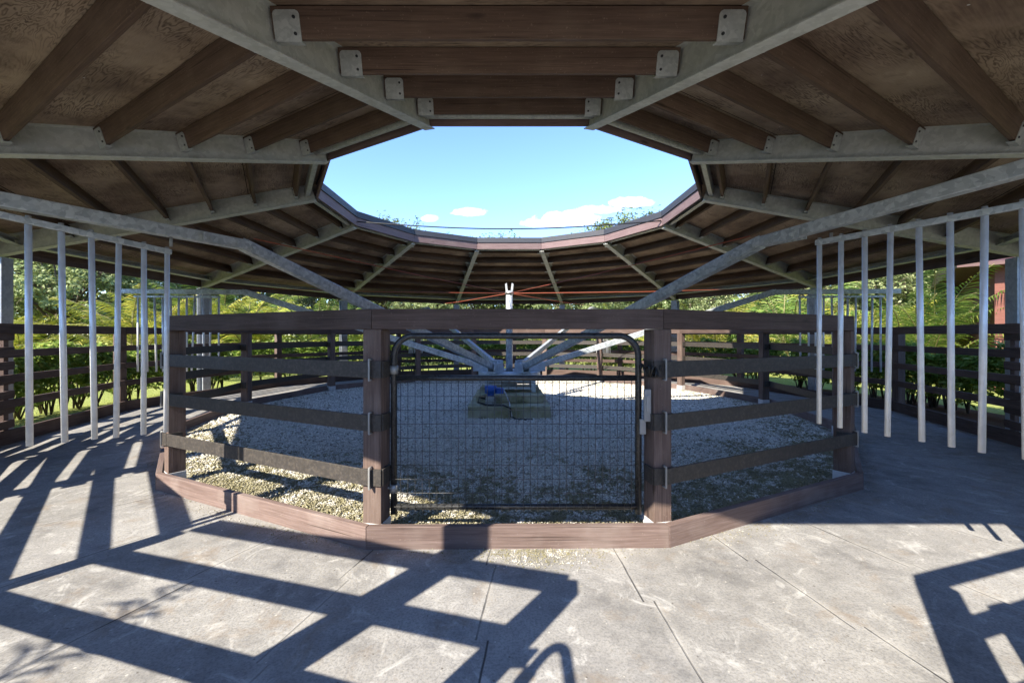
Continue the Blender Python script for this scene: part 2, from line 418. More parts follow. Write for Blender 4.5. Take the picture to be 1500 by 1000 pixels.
for k in range(12):
    ph = R_(30*k); out = Vector((math.sin(ph), -math.cos(ph), 0)); tan = Vector((math.cos(ph), math.sin(ph), 0))
    kk = min(k, 12-k)
    dirv = (out-Vector((0, 0, SL))).normalized(); nrm = tan.cross(dirv)
    if nrm.z < 0: nrm = -nrm
    def roofM(a, dz): return Matrix((tan, nrm.cross(tan), nrm)).transposed().to_4x4() if False else frame(out*a+Vector((0, 0, zb(a)+dz)), tan, nrm)
    for i, a in enumerate((3.75, 4.36, 4.97, 5.58, 6.19, 6.80)):
        hl = a*T15-.012
        o = mk('purlin', MB().box(-hl, hl, -.022, .022, .0, .178), M_purlin, pav, roofM(a, .10), .003, local=True)
        if (kk == 0 and a > 6) or (kk == 1 and a > 6.5) or (kk == 6 and a > 6.5): continue
        for s in (-1, 1):     # joist hanger plate with rounded corners, standing on the inner side of the purlin
            pl = MB(); W_, H0, H1, t0, t1 = .165, -.012, .155, .0225, .0285
            x0 = s*(hl-.012); x1 = s*(hl-.012-W_); lo, hi = min(x0, x1), max(x0, x1); c_ = .022
            out2 = [(lo, H0), (hi, H0), (hi, H1-c_), (hi-c_*.35, H1-c_*.35), (hi-c_, H1), (lo+c_, H1), (lo+c_*.35, H1-c_*.35), (lo, H1-c_)]
            sg = 1 if (roofM(a, 0).to_3x3() @ Vector((0, 1, 0))).dot(out) > 0 else -1
            ya, yb = sg*t0, sg*t1
            n = len(out2); vs = [(x, ya, z) for x, z in out2]+[(x, yb, z) for x, z in out2]
            fs = [tuple(range(n)), tuple(range(n, 2*n))[::-1]]+[(j, n+j, n+(j+1) % n, (j+1) % n) for j in range(n)]
            pl.add(vs, fs); pl.box(lo, hi, min(-sg*.03, yb), max(-sg*.03, yb), H0-.006, H0)
            nf = len(pl.f)
            for zz in (.025, .115):
                pl.tube([((lo+hi)/2+s*-.05, yb, zz), ((lo+hi)/2+s*-.05, yb+sg*.008, zz)], .010, 8)
            hp = mk('hanger_plate', pl, M_plate, o, roofM(a, .10), local=True); nh += 1
            hp.data.materials.append(M_black)
            for fi in range(nf, len(pl.f)): hp.data.polygons[fi].material_index = 1
    for a, z0 in ((3.57, .10), (7.42, .10)):   # galvanised channels along both edges
        hl = a*T15-.012
        mk('edge_channel', MB().prof([(-.035, 0), (.035, 0), (.035, .006), (-.029, .006), (-.029, .094), (.035, .094), (.035, .10), (-.035, .10)], -hl, hl), M_plate, pav, roofM(a, z0), local=True)
    # fascias, deck, roofing
    ring_plank('inner_fascia', R_(30*k-15), R_(30*k+15), 3.40/C15, .035, zb(3.42)+.05, zb(3.42)+.232, M_fascia, pav)
    ring_plank('drip_edge', R_(30*k-15), R_(30*k+15), 3.375/C15, .024, zb(3.42)+.2335, zb(3.42)+.35, M_roofing, pav)
    ring_plank('eave_fascia', R_(30*k-15), R_(30*k+15), 7.74/C15, .035, zb(7.76)+.05, zb(7.76)+.33, M_rail, pav)
    def trap(a0, a1, z0, z1):
        pts = []
        for z in (z0, z1):
            for (a, s) in ((a1, -1), (a1, 1), (a0, 1), (a0, -1)):
                pts.append(out*a+tan*(s*a*T15)+Vector((0, 0, zb(a)+z)))
        return MB().hexa(pts)
    mk('roof_deck', trap(3.445, 7.735, .292, .312), M_ply, pav, roofM(5.6, .3))
    mk('roofing', trap(3.38, 7.86, .335, .362), M_roofing, pav, roofM(5.6, .34))

# ------------------------------------------------------------------ inner pen fence
RI = 5.3
def solve(px, lo, hi):
    t = (px-746)/597.
    fn = lambda a: RI*math.sin(a)/(8.17-RI*math.cos(a))-t
    for _ in range(60):
        m_ = (lo+hi)/2
        if (fn(lo) > 0) == (fn(m_) > 0): lo = m_
        else: hi = m_
    return (lo+hi)/2
peak = math.acos(RI/8.17)
angR = [solve(963, 0, .5), R_(38.6), R_(65.0), solve(1119, peak, 3.1), solve(997.5, peak, 3.1), solve(878.5, peak, 3.1), solve(798, peak, 3.1)]
angL = [solve(552, -.5, 0), R_(-38.4), R_(-64.6), solve(361, -3.1, -peak), solve(485.4, -3.1, -peak), solve(612, -3.1, -peak), solve(694, -3.1, -peak)]
pen = thing('pen_fence', 'round brown timber fence of dark bands round the white gravel in the middle', 'fence')
ring = angR+[a+2*math.pi for a in angL[::-1]]       # 14 vertices, gate between last and first
ZB = (1.235, .86, .475)
for i, a in enumerate(ring):
    po = mk('post', MB().box(0, 1.50, -.07, .07, -.07, .07), M_post, pen, frame(P(a, RI, .02), (0, 0, 1), P(a, 1)), .006, local=True)
    mk('post_sleeve', MB().box(-.074, .074, -.074, .074, 0, .115), M_sleeve, po, Matrix.Translation(P(a, RI, .03)) @ Matrix.Rotation(a, 4, 'Z'), .003, local=True)
    for z in ZB:
        mk('band_wrap', MB().box(-.0765, .0765, -.0865, -.0715, -.058, .058).box(-.0865, -.0715, -.0715, .04, -.058, .058).box(.0715, .0865, -.0715, .04, -.058, .058), M_band, po, Matrix.Translation(P(a, RI, z)) @ Matrix.Rotation(a, 4, 'Z'), local=True)
        bb = MB().box(-.006, .006, -.114, -.104, -.07, .07)
        for zz in (-.072, .072): bb.tube([(0, -.07, zz), (0, -.112, zz)], .007, 8)
        mk('band_clip', bb, M_bolt, po, Matrix.Translation(P(a, RI, z)) @ Matrix.Rotation(a, 4, 'Z'), local=True)
for i in range(14):
    a0, a1 = ring[i], ring[(i+1) % 14]+(2*math.pi if i == 13 else 0)
    ring_plank('top_rail', a0, a1, RI-.05, .13, 1.522, 1.665, M_rail, pen, bevel=.005)
    ring_plank('kerb_board', a0, a1, RI+.10, .05, -.01, .155, M_kerb, pen, bevel=.004)
    if i < 13:
        e0 = e1 = 0
        for z in ZB: ring_plank('band', a0+e0, a1+e1, RI+.0885, .014, z-.0575, z+.0575, M_band, pen, bevel=.003)
gb = mk('gravel', MB().add([P(a, RI+.099, .025) for a in ring], [tuple(range(14))]), M_gbed); tag(gb, kind='structure')

# gravel pebbles on the bed
def pebbles(n):
    u = rng.random(n*3); x = (rng.random(n*3)-.5)*2*5.3; y = (rng.random(n*3)-.5)*2*5.3
    r = np.hypot(x, y); d = np.hypot(x, y+8.17)
    keep = (r < 5.15) & (u < np.clip((3.9/d)**1.6, 0, 1)); x, y = x[keep][:n], y[keep][:n]; n = len(x)
    s = rng.uniform(.006, .0135, n)*np.clip(np.hypot(x, y+8.17)/4.2, 1, 2.2)
    base = np.array([(1, 0, 0), (0, 1, 0), (-1, 0, 0), (0, -1, 0), (0, 0, 1), (0, 0, -1)], float)
    v = base[None]*rng.uniform(.6, 1.25, (n, 6, 1)); v[:, :, 2] *= .6
    a = rng.random(n)*6.283; ca, sa = np.cos(a)[:, None], np.sin(a)[:, None]
    v = np.stack([v[:, :, 0]*ca-v[:, :, 1]*sa, v[:, :, 0]*sa+v[:, :, 1]*ca, v[:, :, 2]+v[:, :, 0]*rng.uniform(-.4, .4, (n, 1))], 2)*s[:, None, None]
    v += np.stack([x, y, np.full(n, .03)+rng.random(n)*.012], 1)[:, None]
    f = np.array([(0, 1, 4), (1, 2, 4), (2, 3, 4), (3, 0, 4), (1, 0, 5), (2, 1, 5), (3, 2, 5), (0, 3, 5)])
    f = (f[None]+(np.arange(n)*6)[:, None, None]).reshape(-1, 3)
    o = npmesh('pebbles', v.reshape(-1, 3), f, M_peb); tag(o, 'white shell pebbles scattered over the ground inside the round pen', 'gravel', kind='stuff')
pebbles(165000)

def spill(n):
    q = rng.normal(.0, .5, n//2)*.9; rr = 5.34+np.abs(rng.normal(0, .07, n//2))
    x = np.concatenate([rng.normal(.18, .20, n//2), rr*np.sin(q)])
    y = np.concatenate([-5.36-np.abs(rng.normal(0, .10, n//2)), -rr*np.cos(q)])
    k = np.hypot(x, y) > 5.33; x, y = x[k], y[k]; m_ = len(x); sz = rng.uniform(.002, .0065, m_)
    base = np.array([(1, 0, 0), (0, 1, 0), (-1, 0, 0), (0, -1, 0), (0, 0, .7), (0, 0, -.4)], float)
    v = base[None]*rng.uniform(.6, 1.3, (m_, 6, 1))*sz[:, None, None]+np.stack([x, y, np.full(m_, .003)], 1)[:, None]
    f = np.array([(0, 1, 4), (1, 2, 4), (2, 3, 4), (3, 0, 4), (1, 0, 5), (2, 1, 5), (3, 2, 5), (0, 3, 5)])
    o = npmesh('spilled_gravel', v.reshape(-1, 3), (f[None]+(np.arange(m_)*6)[:, None, None]).reshape(-1, 3), M_peb)
    tag(o, 'small stones spilled on the mats in front of the kerb', 'gravel', kind='stuff')
spill(2600)

# ------------------------------------------------------------------ gate in the pen fence
GX0, GX1, GY = -.845, .945, -5.185
gate = thing('pen_gate', 'black tube gate with square wire mesh in the front of the round pen', 'gate', (GX0, GY, .2))
rt = .0235; zt, zm, zl = 1.475, 1.165, .225; rc = .15
path = [(GX0, GY, zl-.05), (GX0, GY, zt-rc)]+[(GX0+rc-rc*math.cos(q), GY, zt-rc+rc*math.sin(q)) for q in np.linspace(.15, 1.42, 8)]
path += [(GX1-rc+rc*math.sin(q), GY, zt-rc+rc*math.cos(q)) for q in np.linspace(.15, 1.42, 8)]+[(GX1, GY, zt-rc), (GX1, GY, zl-.05)]
mk('gate_frame', MB().tube(path, rt, 12), M_black, gate)
mk('middle_bar', MB().tube([(GX0+.02, GY, zm), (GX1-.02, GY, zm)], rt*.9, 12), M_black, gate)
mk('bottom_bar', MB().tube([(GX0+.02, GY, zl), (GX1-.02, GY, zl)], rt*.9, 12), M_black, gate)
mb = MB(); nx, nz = 33, 9
for i in range(nx):
    x = GX0+.03+(GX1-GX0-.06)*(i+.5)/nx
    mb.tube([(x, GY-.024, zl-.025), (x, GY-.024, zm-.012)], .0025, 5)
    mb.tube([(x, GY-.026, zl-.02), (x+.012, GY, zl-.0245), (x+.02, GY+.026, zl)], .003, 5)
for j in range(nz+1):
    z = zl+.01+(zm-.04-zl)*j/nz
    mb.tube([(GX0+.01, GY-.0285, z), (GX1-.01, GY-.0285, z)], .0025, 5)
mk('wire_mesh', mb, M_wire, gate)
for z in (1.225, .36):
    h = MB().tube([(GX0-.10, GY, z), (GX0-.02, GY, z)], .009, 8); h.tube([(GX0, GY, z-.03), (GX0, GY, z+.03)], .031, 12); h.box(GX0-.115, GX0-.098, GY-.03, GY+.03, z-.05, z+.05)
    mk('hinge', h, M_bolt, gate)
la = MB().box(GX1+.022, GX1+.072, GY-.07, GY-.045, .86, 1.09); la.box(GX1+.034, GX1+.062, GY-.082, GY-.069, .93, 1.05)
mk('latch', la, M_bolt, gate, bevel=.004)
lb = MB().box(GX1-.004, GX1+.04, GY-.052, GY-.026, .765, .875)
mk('latch_catch', lb, M_bolt, gate, bevel=.004)
ch = MB(); pp = []
for i in range(60):
    q = i/59; pp.append((GX1+.0+.14*q, GY-.06-.05*math.sin(q*3.1)+.02*math.sin(q*40), 1.24+.035*math.sin(q*31)-.02*math.sin(q*3.1)))
mk('chain', MB().tube(pp, .008, 6), M_cable, gate)

g2 = dup(gate, None, Matrix.Translation((-.9, -7.68, .2)) @ Matrix.Rotation(R_(-91), 4, 'Z')); g2['label'] = 'black tube gate standing open at the left of the entrance, casting a rounded shadow'

# ------------------------------------------------------------------ horse walker
plinth = thing('concrete_plinth', 'mossy two step concrete block under the machine in the middle of the gravel', 'plinth', (0, 0, 0))
mk('footing', MB().box(-.72, .72, -1.12, 1.12, -.02, .25), M_conc, plinth, bevel=.02)
mk('upper_block', MB().box(-.6, .62, -.8, .8, .252, .40), M_conc, plinth, bevel=.02)
wk = thing('horse_walker', 'galvanised horse walker machine with six long bent arms and a tall centre pole', 'horse walker', (0, 0, .4))
hub = MB()
for i in range(24):
    a, b = R_(15*i), R_(15*(i+1))
    hub.hexa([P(a, .12, .68), P(a, .62, .68), P(b, .62, .68), P(b, .12, .68), P(a, .12, .76), P(a, .62, .76), P(b, .62, .76), P(b, .12, .76)])
mk('hub_plate', hub, M_hub, wk)
mk('centre_pole', MB().tube([(0, 0, .6), (0, 0, 2.36)], .068, 20), M_galv, wk)
fk = MB()
for s in (-1, 1): fk.hexa([Vector(p) for p in ((s*.02, -.02, 2.3), (s*.066, -.02, 2.3), (s*.066, .02, 2.3), (s*.02, .02, 2.3), (s*.05, -.02, 2.52), (s*.085, -.02, 2.5), (s*.085, .02, 2.5), (s*.05, .02, 2.52))][::1])
mk('pole_fork', fk, M_galv, wk)
mk('pole_collar', MB().tube([(0, 0, 2.30), (0, 0, 2.335)], .09, 20), M_bolt, wk)
ARMS = (-28.5, 26., 86., -86., 150., -150.)
ELR, ELZ, HZ = 5.08, 2.30, .86
ax, proto_arm = None, None
for k, az in enumerate(ARMS):
    th = R_(az); Mz = Matrix.Rotation(th, 4, 'Z')
    if proto_arm is None:
        a0, a1, a2 = Vector((0, -.30, HZ-.085)), Vector((0, -ELR, ELZ)), Vector((0, -7.35, ELZ+.0))
        M0 = frame(a0, a1-a0); L = (a1-a0).length
        arm = mk('arm', MB().box(0, L, -.042, .042, -.054, .054), M_galv, wk, Mz @ M0, .006, local=True)
        ob = mk('outer_boom', MB().box(-.0, 2.27, -.042, .042, -.045, .045), M_galv, arm, Mz @ frame(a1, a2-a1), .006, local=True)
        br = MB(); Mi = Mz @ M0
        for sx in (-.0465, .0465):
            br.box(L-.34, L+.03, sx-.004, sx+.004, -.04, .046, M0)
            br.box(sx*1.16-.004, sx*1.16+.004, -ELR-.34, -ELR+.03, ELZ-.038, ELZ+.038)
            for q in (.07, .28):
                br.tube([M0 @ Vector((L-q, sx*1.28-.006, 0)), M0 @ Vector((L-q, sx*1.28+.006, 0))], .014, 8)
                br.tube([(sx*1.35-.006, -ELR-q, ELZ), (sx*1.35+.006, -ELR-q, ELZ)], .014, 8)
        eb = mk('elbow_bracket', br, M_galv, arm, Mz, local=True)
        so = mk('arm_socket', MB().box(-.085, .085, -.72, -.42, .765, .80).box(-.085, -.06, -.72, -.40, .80, .95).box(.06, .085, -.72, -.40, .80, .95), M_hub, arm, Mz, .004, local=True)
        hw_ = MB()
        hw_.tube([(0, -5.62, ELZ-.04), (0, -5.62, ELZ-.12)], .012, 8)
        hw_.tube([(0, -6.95, ELZ-.04), (0, -6.95, ELZ-.12)], .012, 8)
        mk('hanger_rod', hw_, M_bolt, arm, Mz, local=True)
        proto_arm = arm
    else:
        arm = dup(proto_arm, wk)
        arm.matrix_basis = WM[wk.name].inverted() @ Mz @ M0; WM[arm.name] = Mz @ M0
    if az == 26.:
        for c in arm.children:
            if c.name.startswith('outer_boom'): c.matrix_basis = c.matrix_basis @ Matrix.Rotation(R_(-4.2), 4, 'Y')
    mk('stay_cord', MB().tube([P(th, .09, 2.315), P(th, 2.55, 2.325), P(th, ELR-.1, ELZ+.075)], .005, 6), M_cord, wk)
# base frame, motor, cables
fr = MB()
for sx in (-.42, .46):
    for sy in (-.45, .45): fr.box(sx-.04, sx+.04, sy-.04, sy+.04, .40, .685)
for sy in (-.45, .45):
    fr.box(-.381, .419, sy-.03, sy+.03, .60, .67); fr.box(-.381, .419, sy-.03, sy+.03, .45, .50)
mk('base_frame', fr, M_hub, wk, bevel=.004)
mk('drive_drum', MB().tube([(0, 0, .40), (0, 0, .679)], .16, 24), M_motor, wk)
mo = mk('motor', MB().tube([(-.33, -.95, .25), (-.33, -.95, .40)], .085, 18), M_motor, wk)
mk('motor_cover', MB().tube([(-.33, -.95, .401), (-.33, -.95, .45)], .07, 18).tube([(-.33, -.95, .45), (-.33, -.95, .58)], .105, 18).box(-.225, -.10, -1.01, -.89, .45, .54), M_blue, mo)
mk('motor_fins', MB().tube([(-.33, -.95, .27), (-.33, -.95, .285)], .1, 18).tube([(-.33, -.95, .31), (-.33, -.95, .325)], .1, 18).tube([(-.33, -.95, .35), (-.33, -.95, .365)], .1, 18), M_motor, mo)
mk('power_lead', MB().tube([(-.41, -.95, .35), (-.53, -.98, .38), (-.55, -1.02, .30), (-.38, -1.14, .27), (-.1, -1.15, .27), (.02, -1.16, .22), (.03, -1.17, .08), (.14, -1.24, .045), (.4, -1.25, .045)], .017, 8), M_cable, wk)
mk('white_lead', MB().tube([(-.12, -.6, .5), (-.06, -.85, .42), (.0, -1.0, .3), (.02, -1.15, .2), (.05, -1.19, .06)], .012, 8), M_sleeve, wk)

# hanging pipe dividers
def divider(label, az, proto=None, dr=0., tilt=0.):
    th = R_(az); M = Matrix.Rotation(th, 4, 'Z') @ Matrix.Translation((0, -6.3-dr, .80)) @ Matrix.Rotation(tilt, 4, 'X')
    grp = 'rows of pipes hanging from the walker arms'
    if proto is None:
        t = thing('pipe_divider', label, 'pipe divider', (0, 0, 0), 0, grp); WM[t.name] = M; t.matrix_basis = M
        mk('hanging_rail', MB().box(-.018, .018, -.78, .765, 1.385, 1.425), M_galv, t, M, .004, local=True)
        for k in range(11):
            y = .74-.145*k
            o = mk('pipe', MB().tube([(0, 0, 0), (0, 0, -1.40)], .0168, 14), M_pipe, t, M @ Matrix.Translation((0, y, 1.3845)), local=True)
            mk('pipe_cap', MB().tube([(0, 0, .041), (0, 0, .055)], .014, 8), M_bolt, o, M @ Matrix.Translation((0, y, 1.3845)), local=True)
    else: t = dup(proto, None, M); t['label'] = label
    for o in t.children:
        if o.name.startswith('pipe'): o.rotation_euler = (-tilt+random.gauss(0, .012), random.gauss(0, .012), 0)
    return t
d0 = divider('row of hanging silver pipes nearest on the left, its pipes slightly crooked', ARMS[0], None, .20, -.085)
divider('row of hanging silver pipes nearest on the right, in front of the white column', ARMS[1], d0, -.02)
divider('far row of hanging pipes on the right, in deep shade before the palms', ARMS[2], d0)
divider('far row of hanging pipes on the left, seen over the end of the pen fence', ARMS[3], d0)
divider('small distant row of pipes at the back right, seen through the gate', ARMS[4], d0)
divider('small distant row of pipes at the back left, seen through the gate', ARMS[5], d0)

# cable across the roof opening
A, B = P(R_(-105), 3.5, 4.0), P(R_(105), 3.5, 4.02)
cb = MB().tube([A.lerp(B, i/24)-Vector((0, 0, .17*math.sin(math.pi*i/24))) for i in range(25)], .014, 6)
o = mk('overhead_cable', cb, M_cable); tag(o, 'black cable strung across the sky between the roof edges', 'cable')

# ------------------------------------------------------------------ outer track fence
RO = 7.5
of = thing('track_fence', 'dark brown plank fence round the outside of the track', 'fence')
va = [R_(d) for d in (29, 59, 88.5, 118.5, 148.5, 178.5)]+[R_(d) for d in (-29+360, -59+360, -88.5+360, -118.5+360, -148.5+360)]
va = sorted(va)
ZO = (1.565, 1.225, .885, .545)
def opost(p, ang, h=1.62, par=of):
    return mk('post', MB().box(0, h, -.07, .07, -.07, .07), M_post, par, frame(Vector(p)+Vector((0, 0, -.01)), (0, 0, 1), P(ang, 1)), .006, local=True)
RF = {va[0]: 7.68, va[-1]: 7.68}
def ring2(name, a, b, t, z0, z1):
    A, B = P(a, RF.get(a, RO)), P(b, RF.get(b, RO)); n = Vector(((B-A).y, -(B-A).x, 0)).normalized()
    C, D = P(b, RF.get(b, RO)+t/C15), P(a, RF.get(a, RO)+t/C15); q = [A, B, C, D]
    x = (B-A).normalized()*.0015; q = [A+x, B-x, C-x, D+x]
    if (B-A).cross(D-A).z < 0: q = [q[3], q[2], q[1], q[0]]
    pts = [Vector((p.x, p.y, z0)) for p in q]+[Vector((p.x, p.y, z1)) for p in q]
    return mk(name, MB().hexa(pts), M_rail, of, frame((A+B)/2+Vector((0, 0, (z0+z1)/2)), B-A), .004)
for a in va: opost(P(a, RF.get(a, RO)+.115), a)
for a, b in zip(va[:-1], va[1:]):
    for z in ZO: ring2('rail', a, b, .038, z-(.07 if z > 1.5 else .054), z+(.07 if z > 1.5 else .054))
    ring2('kick_board', a, b, .04, .0, .19)
for s in (-1, 1):
    a = R_(29)*s; F = P(a, 7.68); E = Vector((-1.01 if s < 0 else 1.17, -7.54, 0))
    opost(E+Vector((.0, -.0, 0)), R_(7)*s, 1.72)
    if s > 0: opost(E+Vector((.43, .11, 0)), R_(14), 1.40); mk('shadow_panel', MB().box(0, .62, -.015, .015, .25, 1.36), M_rail, of, Matrix.Translation(E+Vector((.505, .13, 0))) @ Matrix.Rotation(R_(15), 4, 'Z'), .004, local=True)  # panel added out of view to cast the solid floor shadow at right
    dv = (E-F).normalized(); nn = Vector((-dv.y, dv.x, 0)); nn = nn if nn.y > 0 else -nn
    for z in (1.64, 1.22, .80, .42): bar('rail', F+nn*.03+dv*.05+Vector((0, 0, z)), E+nn*.095+Vector((0, 0, z)), .038, .15 if z > 1.5 else .13, M_rail, of)
    bar('kick_board', F+nn*.03+dv*.05+Vector((0, 0, .12)), E+nn*.095+Vector((0, 0, .12)), .04, .24, M_rail, of)
for s, lab in ((-1, 'dark slatted board screen at the far left edge beside the column'), (1, 'dark slatted board screen at the far right edge in front of the white column')):
    t = thing('board_screen', lab, 'board screen', P(R_(74*s), 7.3))
    a0, a1 = R_(70.2), R_(58)
    for j in range(7):
        z = .26+.2*j
        for q0, q1 in ((70.2, 57), (57, 44)): ring_plank('board', R_(q0)*s, R_(q1)*s, 7.33, .035, z-.055, z+.055, M_rail, t)
    for a, ce in ((69.4, 63.6), (58., 63.6), (45., 50.5)): mk('batten', MB().box(-.05, .05, .001, .045, 0, 1.53), M_post, t, Matrix.Translation(P(R_(a)*s, 7.368*math.cos(R_(6.55))/math.cos(R_(a-ce)))) @ Matrix.Rotation(R_(ce)*s+math.pi, 4, 'Z'), .004, local=True)

# ------------------------------------------------------------------ barn at the right
bn = thing('barn', 'red brown board barn behind the white column at the right', 'barn', (12.85, 2.6, 0))
BM = Matrix.Translation((12.85, 2.6, 0)) @ Matrix.Rotation(R_(-42), 4, 'Z')
mk('wall', MB().box(0, 7, 0, 6.5, -.03, 3.6), M_barn, bn, BM @ frame((0, 0, 0), (0, 0, 1), (0, 1, 0)) if False else BM, local=True)
for i in range(18): mk('batten', MB().box(0, 3.3, -.025, .025, -.03, -.002), M_barn, bn, BM @ frame((.25+.38*i, 0, 0), (0, 0, 1), (0, 1, 0)) @ Matrix.Rotation(0, 4, 'X'), .003, local=True) if False else mk('batten', MB().box(-.025, .025, -.03, -.002, 0, 3.3), M_barn, bn, BM @ Matrix.Translation((.25+.38*i, 0, 0)), .003, local=True)
mk('corner_board', MB().box(-.02, .15, -.035, -.002, 0, 3.3), M_barn, bn, BM, .004, local=True)
mk('roof', MB().hexa([Vector(p) for p in ((-.75, -.6, 3.27), (7.6, -.6, 3.27), (7.6, 7.1, 3.27), (-.75, 7.1, 3.27), (-.75, -.6, 3.36), (7.6, -.6, 3.36), (7.2, 3.2, 5.0), (-.4, 3.2, 5.0))]), M_shed, bn, BM, local=True)

# ------------------------------------------------------------------ vegetation
def leaves(pos, L, Wd, up=.5, out=None, droop=.25):
    """numpy leaf quads folded along the middle; returns verts, faces"""
    n = len(pos)
    nr = rng.normal(size=(n, 3)); nr /= np.linalg.norm(nr, axis=1)[:, None]
    nr[:, 2] = np.abs(nr[:, 2])+up
    if out is not None: nr += out*.6
    nr /= np.linalg.norm(nr, axis=1)[:, None]
    d = rng.normal(size=(n, 3)); d -= nr*(d*nr).sum(1)[:, None]; d /= np.linalg.norm(d, axis=1)[:, None]
    s = np.cross(nr, d)
    L = L*rng.uniform(.6, 1.25, n)[:, None]; w = Wd*rng.uniform(.7, 1.2, n)[:, None]
    b = pos; tip = pos+d*L-nr*L*droop; m = pos+d*L*.45
    v = np.stack([b, m+s*w*.5+nr*w*.18, tip, m-s*w*.5+nr*w*.18], 1).reshape(-1, 3)
    return v, np.arange(n*4).reshape(-1, 4)
def merge(parts):
    vs, fs, o = [], [], 0
    for v, f in parts: vs.append(v); fs.append(f+o); o += len(v)
    return np.concatenate(vs), np.concatenate(fs)

def hedge(label, a0, a1, dens, par=None):
    t = thing('hedge', label, 'hedge', P(R_((a0+a1)/2), 8.9))
    n = int(dens*abs(a1-a0))
    a = np.radians(rng.uniform(a0, a1, n))
    q = rng.random(n); z = .22+1.02*q**.75
    prof = .24*np.clip(np.sin(np.clip((z+.25)/1.5, 0, 1)*np.pi), .25, 1)+.12
    top = 1.18+.10*np.sin(a*23)+.07*np.sin(a*61+1)
    z = np.minimum(z*top/1.2, top+rng.normal(0, .05, n))
    r = 8.85+prof*rng.choice((-1, 1), n, p=(.68, .32))*np.sqrt(rng.random(n))+.06*np.sin(a*45)
    keep = (z > .55) | (rng.random(n) < .55); a, r, z = a[keep], r[keep], z[keep]
    pos = np.stack([r*np.sin(a), -r*np.cos(a), z], 1)
    v, f = leaves(pos, .125, .07, .35)
    npmesh('foliage', v, f, M_hedge, t)
    for k in range(int(abs(a1-a0)*1.1) if abs(a1-a0) < 80 else 90):
        an = R_(random.uniform(a0, a1)); rr = random.uniform(8.7, 9.0); b = P(an, rr, -.03); st = MB()
        for j in range(3):
            e = P(an+random.uniform(-.03, .03), rr+random.uniform(-.2, .2), random.uniform(.6, .95))
            st.tube([b, b.lerp(e, .5)+Vector((random.uniform(-.05, .05), random.uniform(-.05, .05), 0)), e], .016, 5, r1=.006)
        mk('stem', st, M_bark, t)
hedge('leafy green hedge behind the fence on the left', -113, -56, 290)
hedge('leafy green hedge behind the fence on the right', 56, 113, 310)
hedge('leafy green hedge behind the fence at the back of the ring', 115, 245, 190)

def palm_mesh(nf, L, seed, m, erect=1., leaf=.55):
    rs = random.Random(seed); vs, fs = [], []; can = MB()
    for k in range(nf):
        az = rs.uniform(0, 6.283); el = R_(rs.uniform(38, 84))*erect; LL = L*rs.uniform(.65, 1.1)
        bx = Vector((rs.gauss(0, .22), rs.gauss(0, .22), rs.uniform(.0, .9)))
        p = bx.copy(); pts = []; n = 22; e = el
        for i in range(n):
            pts.append(p.copy()); d = Vector((math.cos(az)*math.cos(e), math.sin(az)*math.cos(e), math.sin(e)))
            p = p+d*LL/n; e -= R_(rs.uniform(3.4, 5.4))*(i/n+.25)
        can.tube(pts[::3]+[pts[-1]], .022, 5, r1=.006)
        side0 = Vector((-math.sin(az), math.cos(az), 0))
        for i in range(4, n):
            d = (pts[i]-pts[i-1]).normalized(); up = side0.cross(d)
            ll = leaf*math.sin(math.pi*min(1, (i-2)/(n-1))**.8*.93+.12)*rs.uniform(.8, 1.1)
            for sg in (-1, 1):
                for sub in (0, .5):
                    b = pts[i-1].lerp(pts[i], sub) if i else pts[i]
                    dr = (side0*sg*.8+d*.75+up*rs.uniform(.1, .45)).normalized()
                    w = up.cross(dr).normalized()*.022 if up.cross(dr).length > 1e-3 else side0*.02
                    w = (d*.022)
                    m1 = b+dr*ll*.5; t_ = b+dr*ll-Vector((0, 0, ll*rs.uniform(.15, .4)))
                    o = len(vs); vs += [b-w*.5, b+w*.5, m1+w, m1-w, t_]
                    fs += [(o, o+1, o+2, o+3), (o+3, o+2, o+4, o+4)]
    return vs, fs, can
PALMS = []
def build_palm(nf, L, seed, m, label, loc, s, erect=1., leaf=.55):
    t = thing('palm', label, 'palm', loc)
    vs, fs, can = palm_mesh(nf, L, seed, m, erect, leaf)
    me = bpy.data.meshes.new('frond'); me.from_pydata([v[:] for v in vs], [], [tuple(dict.fromkeys(f)) for f in fs]); me.update()
    Mw = Matrix.Translation(loc) @ Matrix.Scale(s, 4)
    link('frond_crown', me, m, t, Mw); mk('cane', can, M_cane, t, Mw, local=True); return t
def copy_palm(src, label, loc, s, rz):
    t = dup(src, None, Matrix.Translation(loc) @ Matrix.Rotation(rz, 4, 'Z')); t['label'] = label
    for c in t.children: c.matrix_basis = Matrix.Scale(s, 4)
    return t
def at(px, d, z=0.): return Vector(((px-746)/597*d, CY+d, z))
pA = build_palm(26, 3.6, 3, M_palm, 'yellow green palm clump behind the hedge left of the far pipe row', at(205, 13, -.03), 1.0)
pB = build_palm(22, 3.8, 5, M_palmg, 'bright green palm with drooping fronds behind the hedge at the right', at(1345, 12.6, -.03), 1.05, .95, .6)
